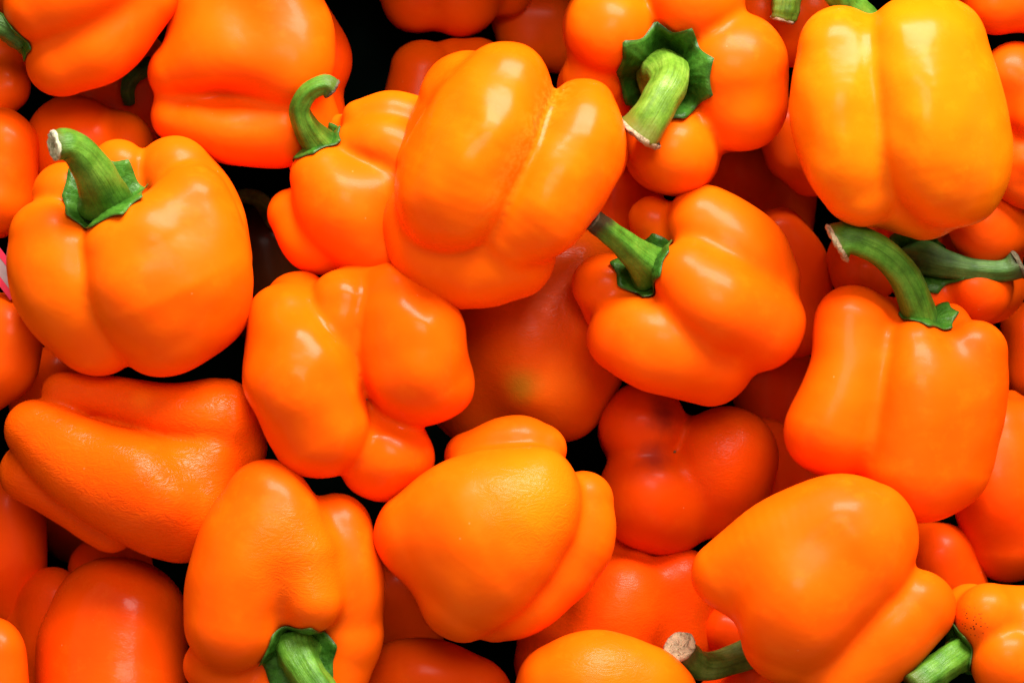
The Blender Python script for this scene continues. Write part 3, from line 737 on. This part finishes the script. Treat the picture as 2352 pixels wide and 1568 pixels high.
# ------------------------------------------------------------------ build
def build_pepper(i, p):
    B = p['body']; h0 = np.array([0, 0, p['h0']])
    V, F = B.mesh(p.get('step', 8.0))
    W = to_world(V + h0)
    ctr = np.array([W[:, 0].mean(), W[:, 1].mean(), W[:, 2].min()])
    root = bpy.data.objects.new('bell_pepper', None)
    root.empty_display_size = 0.02
    root.location = ctr
    root['label'] = p['label']; root['category'] = 'bell pepper'
    root['group'] = 'orange bell peppers heaped in the crate'
    COL.objects.link(root)
    def local(q): return to_world(np.asarray(q, float) + h0) - ctr
    kw = dict(p.get('skin', {}))
    def surf(x, y):
        hs = np.arange(B.hi[2], B.lo[2], -3.0)
        q = np.stack([np.full_like(hs, x), np.full_like(hs, y), hs], 1).astype(np.float32)
        ins = np.argwhere(B.sdf(q) < 0)
        hh = hs[ins[0, 0]] if len(ins) else 0
        return np.array([x, y, hh])
    if 'blotch' in kw:
        kw['blotch'] = [(tuple(local(surf(x, y))), r * U, c, a, nz, nsc) for (x, y, r, c, a, nz, nsc) in kw['blotch']]
    if 'wr_at' in kw:
        x, y, r = kw['wr_at']; kw['wr_at'] = (tuple(local(surf(x, y))), r * U)
    if 'specks' in kw:
        x, y, r = kw['specks']; kw['specks'] = (tuple(local(surf(x, y))), r * U)
    mat = skin('skin_' + p['key'], kw.pop('col', ORANGE), seed=i, **kw)
    me = make_mesh('body', W - ctr, F, mat)
    if kw.get('groove', 0) > 0:
        (gx0, gy0), (gx1, gy1), gw = p['groove_line']
        d = np.array([gx1 - gx0, gy1 - gy0], float); Ld = np.linalg.norm(d); d /= Ld
        q = V[:, :2] - np.array([gx0, gy0]); t = np.clip(q @ d, 0, Ld)
        e = np.linalg.norm(q - t[:, None] * d, axis=1)
        g = np.exp(-(e / gw) ** 2) * (1 - 0.5 * t / Ld) * (V[:, 2] > 20)
        at = me.attributes.new('groove', 'FLOAT', 'POINT'); at.data.foreach_set('value', g.astype(np.float32))
    link('body', me, root)
    for s in p.get('stems', []):
        q = s['pts']
        SV, SF, end, T, nrm, uv = stem_mesh(q, seed=i, ridges=s.get('ridges', 5), ridge=s.get('ridge', 0.07))
        sm = make_mesh('stem', local(SV), SF, s.get('mat', STEM))
        sm.attributes.new('streak', 'FLOAT_VECTOR', 'POINT').data.foreach_set('vector', uv.astype(np.float32).ravel())
        sm.attributes.new('along', 'FLOAT', 'POINT').data.foreach_set('value', (uv[:, 2] * 2).astype(np.float32))
        so = link('stem', sm, root)
        if s.get('cut') is not None:
            CV, CF = cut_mesh(end, T, nrm, seed=i)
            link('cut_end', make_mesh('cut_end', local(CV), CF, s['cut']), so)
    for s in p.get('calyx', []):
        CV, CF, rim = calyx_mesh(B, s['c'], s['n'], s['R'], seed=i, tips=s.get('tips', 8), curl=s.get('curl', 0.10), aspect=s.get('aspect', 1.0), lift=s.get('lift', 4.0), ang=s.get('ang', 0.0))
        cm = make_mesh('calyx', local(CV), CF, s.get('mat', CALYX))
        cm.attributes.new('along', 'FLOAT', 'POINT').data.foreach_set('value', rim.astype(np.float32))
        link('calyx', cm, root)
    for (x, y, r) in p.get('scars', []):
        c = surf(x, y)
        V2, F2, end, T, nrm, _uv = stem_mesh([(x, y, c[2] - 4, r), (x + 1, y, c[2] + r * 0.8, r * 0.75), (x - 2, y + 2, c[2] + r * 1.8, r * 0.25)], seed=i, n=6, ring=10)
        link('blossom_scar', make_mesh('blossom_scar', local(V2), F2, SCAR), root)
    return root

# the crate the heap lies in
def dark_plastic():
    m, nt, ns, ln, b = new_mat('crate_plastic')
    tc = node(ns, 'ShaderNodeTexCoord')
    n1 = node(ns, 'ShaderNodeTexNoise', Scale=60.0, Detail=4.0); ln.new(tc.outputs['Object'], n1.inputs['Vector'])
    r = ramp(ns, [(0.3, (0.0012, 0.003, 0.0022)), (0.7, (0.002, 0.006, 0.0045))]); ln.new(n1.outputs['Fac'], r.inputs['Fac'])
    ln.new(r.outputs['Color'], b.inputs['Base Color']); b.inputs['Roughness'].default_value = 0.75; b.inputs['Specular IOR Level'].default_value = 0.0
    return m
CRATE = dark_plastic()
def box(x0, x1, y0, y1, z0, z1):
    V = [(x, y, z) for x in (x0, x1) for y in (y0, y1) for z in (z0, z1)]
    F = [(0, 1, 3, 2), (4, 6, 7, 5), (0, 4, 5, 1), (2, 3, 7, 6), (0, 2, 6, 4), (1, 5, 7, 3)]
    return np.array(V), F
V, F = box(-0.42, 0.42, -0.33, 0.33, -0.02, 0.0)
floor = link('crate_floor', make_mesh('crate_floor', V, F, CRATE, False))
floor['kind'] = 'structure'
for (x0, x1, y0, y1) in ((-0.42, 0.42, 0.185, 0.205), (-0.42, 0.42, -0.22, -0.20), (-0.30, -0.28, -0.1995, 0.1845), (0.28, 0.30, -0.1995, 0.1845)):  # unseen crate walls, added to keep low light off the deep peppers
    V, F = box(x0, x1, y0, y1, 0.0005, 0.15)
    w = link('unseen_crate_side', make_mesh('unseen_crate_side', V, F, CRATE, False), floor)

for i, p in enumerate(PEPPERS):
    build_pepper(i, p)

# ------------------------------------------------------------------ scrap of printed card wedged at the edge of the heap
def plain(name, col, rough=0.45):
    m, nt, ns, ln, b = new_mat(name)
    tc = node(ns, 'ShaderNodeTexCoord')
    n1 = node(ns, 'ShaderNodeTexNoise', Scale=300.0, Detail=3.0); ln.new(tc.outputs['Object'], n1.inputs['Vector'])
    r = ramp(ns, [(0.3, tuple(x * 0.85 for x in col)), (0.7, col)]); ln.new(n1.outputs['Fac'], r.inputs['Fac'])
    ln.new(r.outputs['Color'], b.inputs['Base Color']); b.inputs['Roughness'].default_value = rough
    return m
def strip(a, b, half, h, t, off):
    """a thin slab along a-b (picture units), offset sideways by off"""
    a = np.array(a, float); b = np.array(b, float)
    d = (b - a) / np.linalg.norm(b - a); s = np.array([-d[1], d[0]])
    q = [a + s * (off - half), a + s * (off + half), b + s * (off + half), b + s * (off - half)]
    V = [(x, y, hh) for hh in (h, h - t) for x, y in q]
    return np.array(V), [(3, 2, 1, 0), (4, 5, 6, 7), (0, 1, 5, 4), (1, 2, 6, 5), (2, 3, 7, 6), (3, 0, 4, 7)]
card = bpy.data.objects.new('printed_card', None); COL.objects.link(card)
c0 = to_world(np.array([(10.0, 630.0, -20.0)]))[0]
card.location = c0; card['label'] = 'small red and white printed card corner poking out beside the upright pepper'; card['category'] = 'card'
for nm, half, off, t, mt in (('card_sheet', 13, 0, 4, plain('card_white', (0.30, 0.20, 0.21))), ('red_border', 7, -20.2, 4, plain('card_red', (0.62, 0.01, 0.05))), ('red_border', 7, 20.2, 4, bpy.data.materials['card_red'] if 'card_red' in bpy.data.materials else None)):
    V, F = strip((-40, 560), (45, 672), half, -20 if nm == 'card_sheet' else -19.0, t, off)
    link(nm, make_mesh(nm, to_world(V) - c0, F, mt or bpy.data.materials['card_red'], False), card)
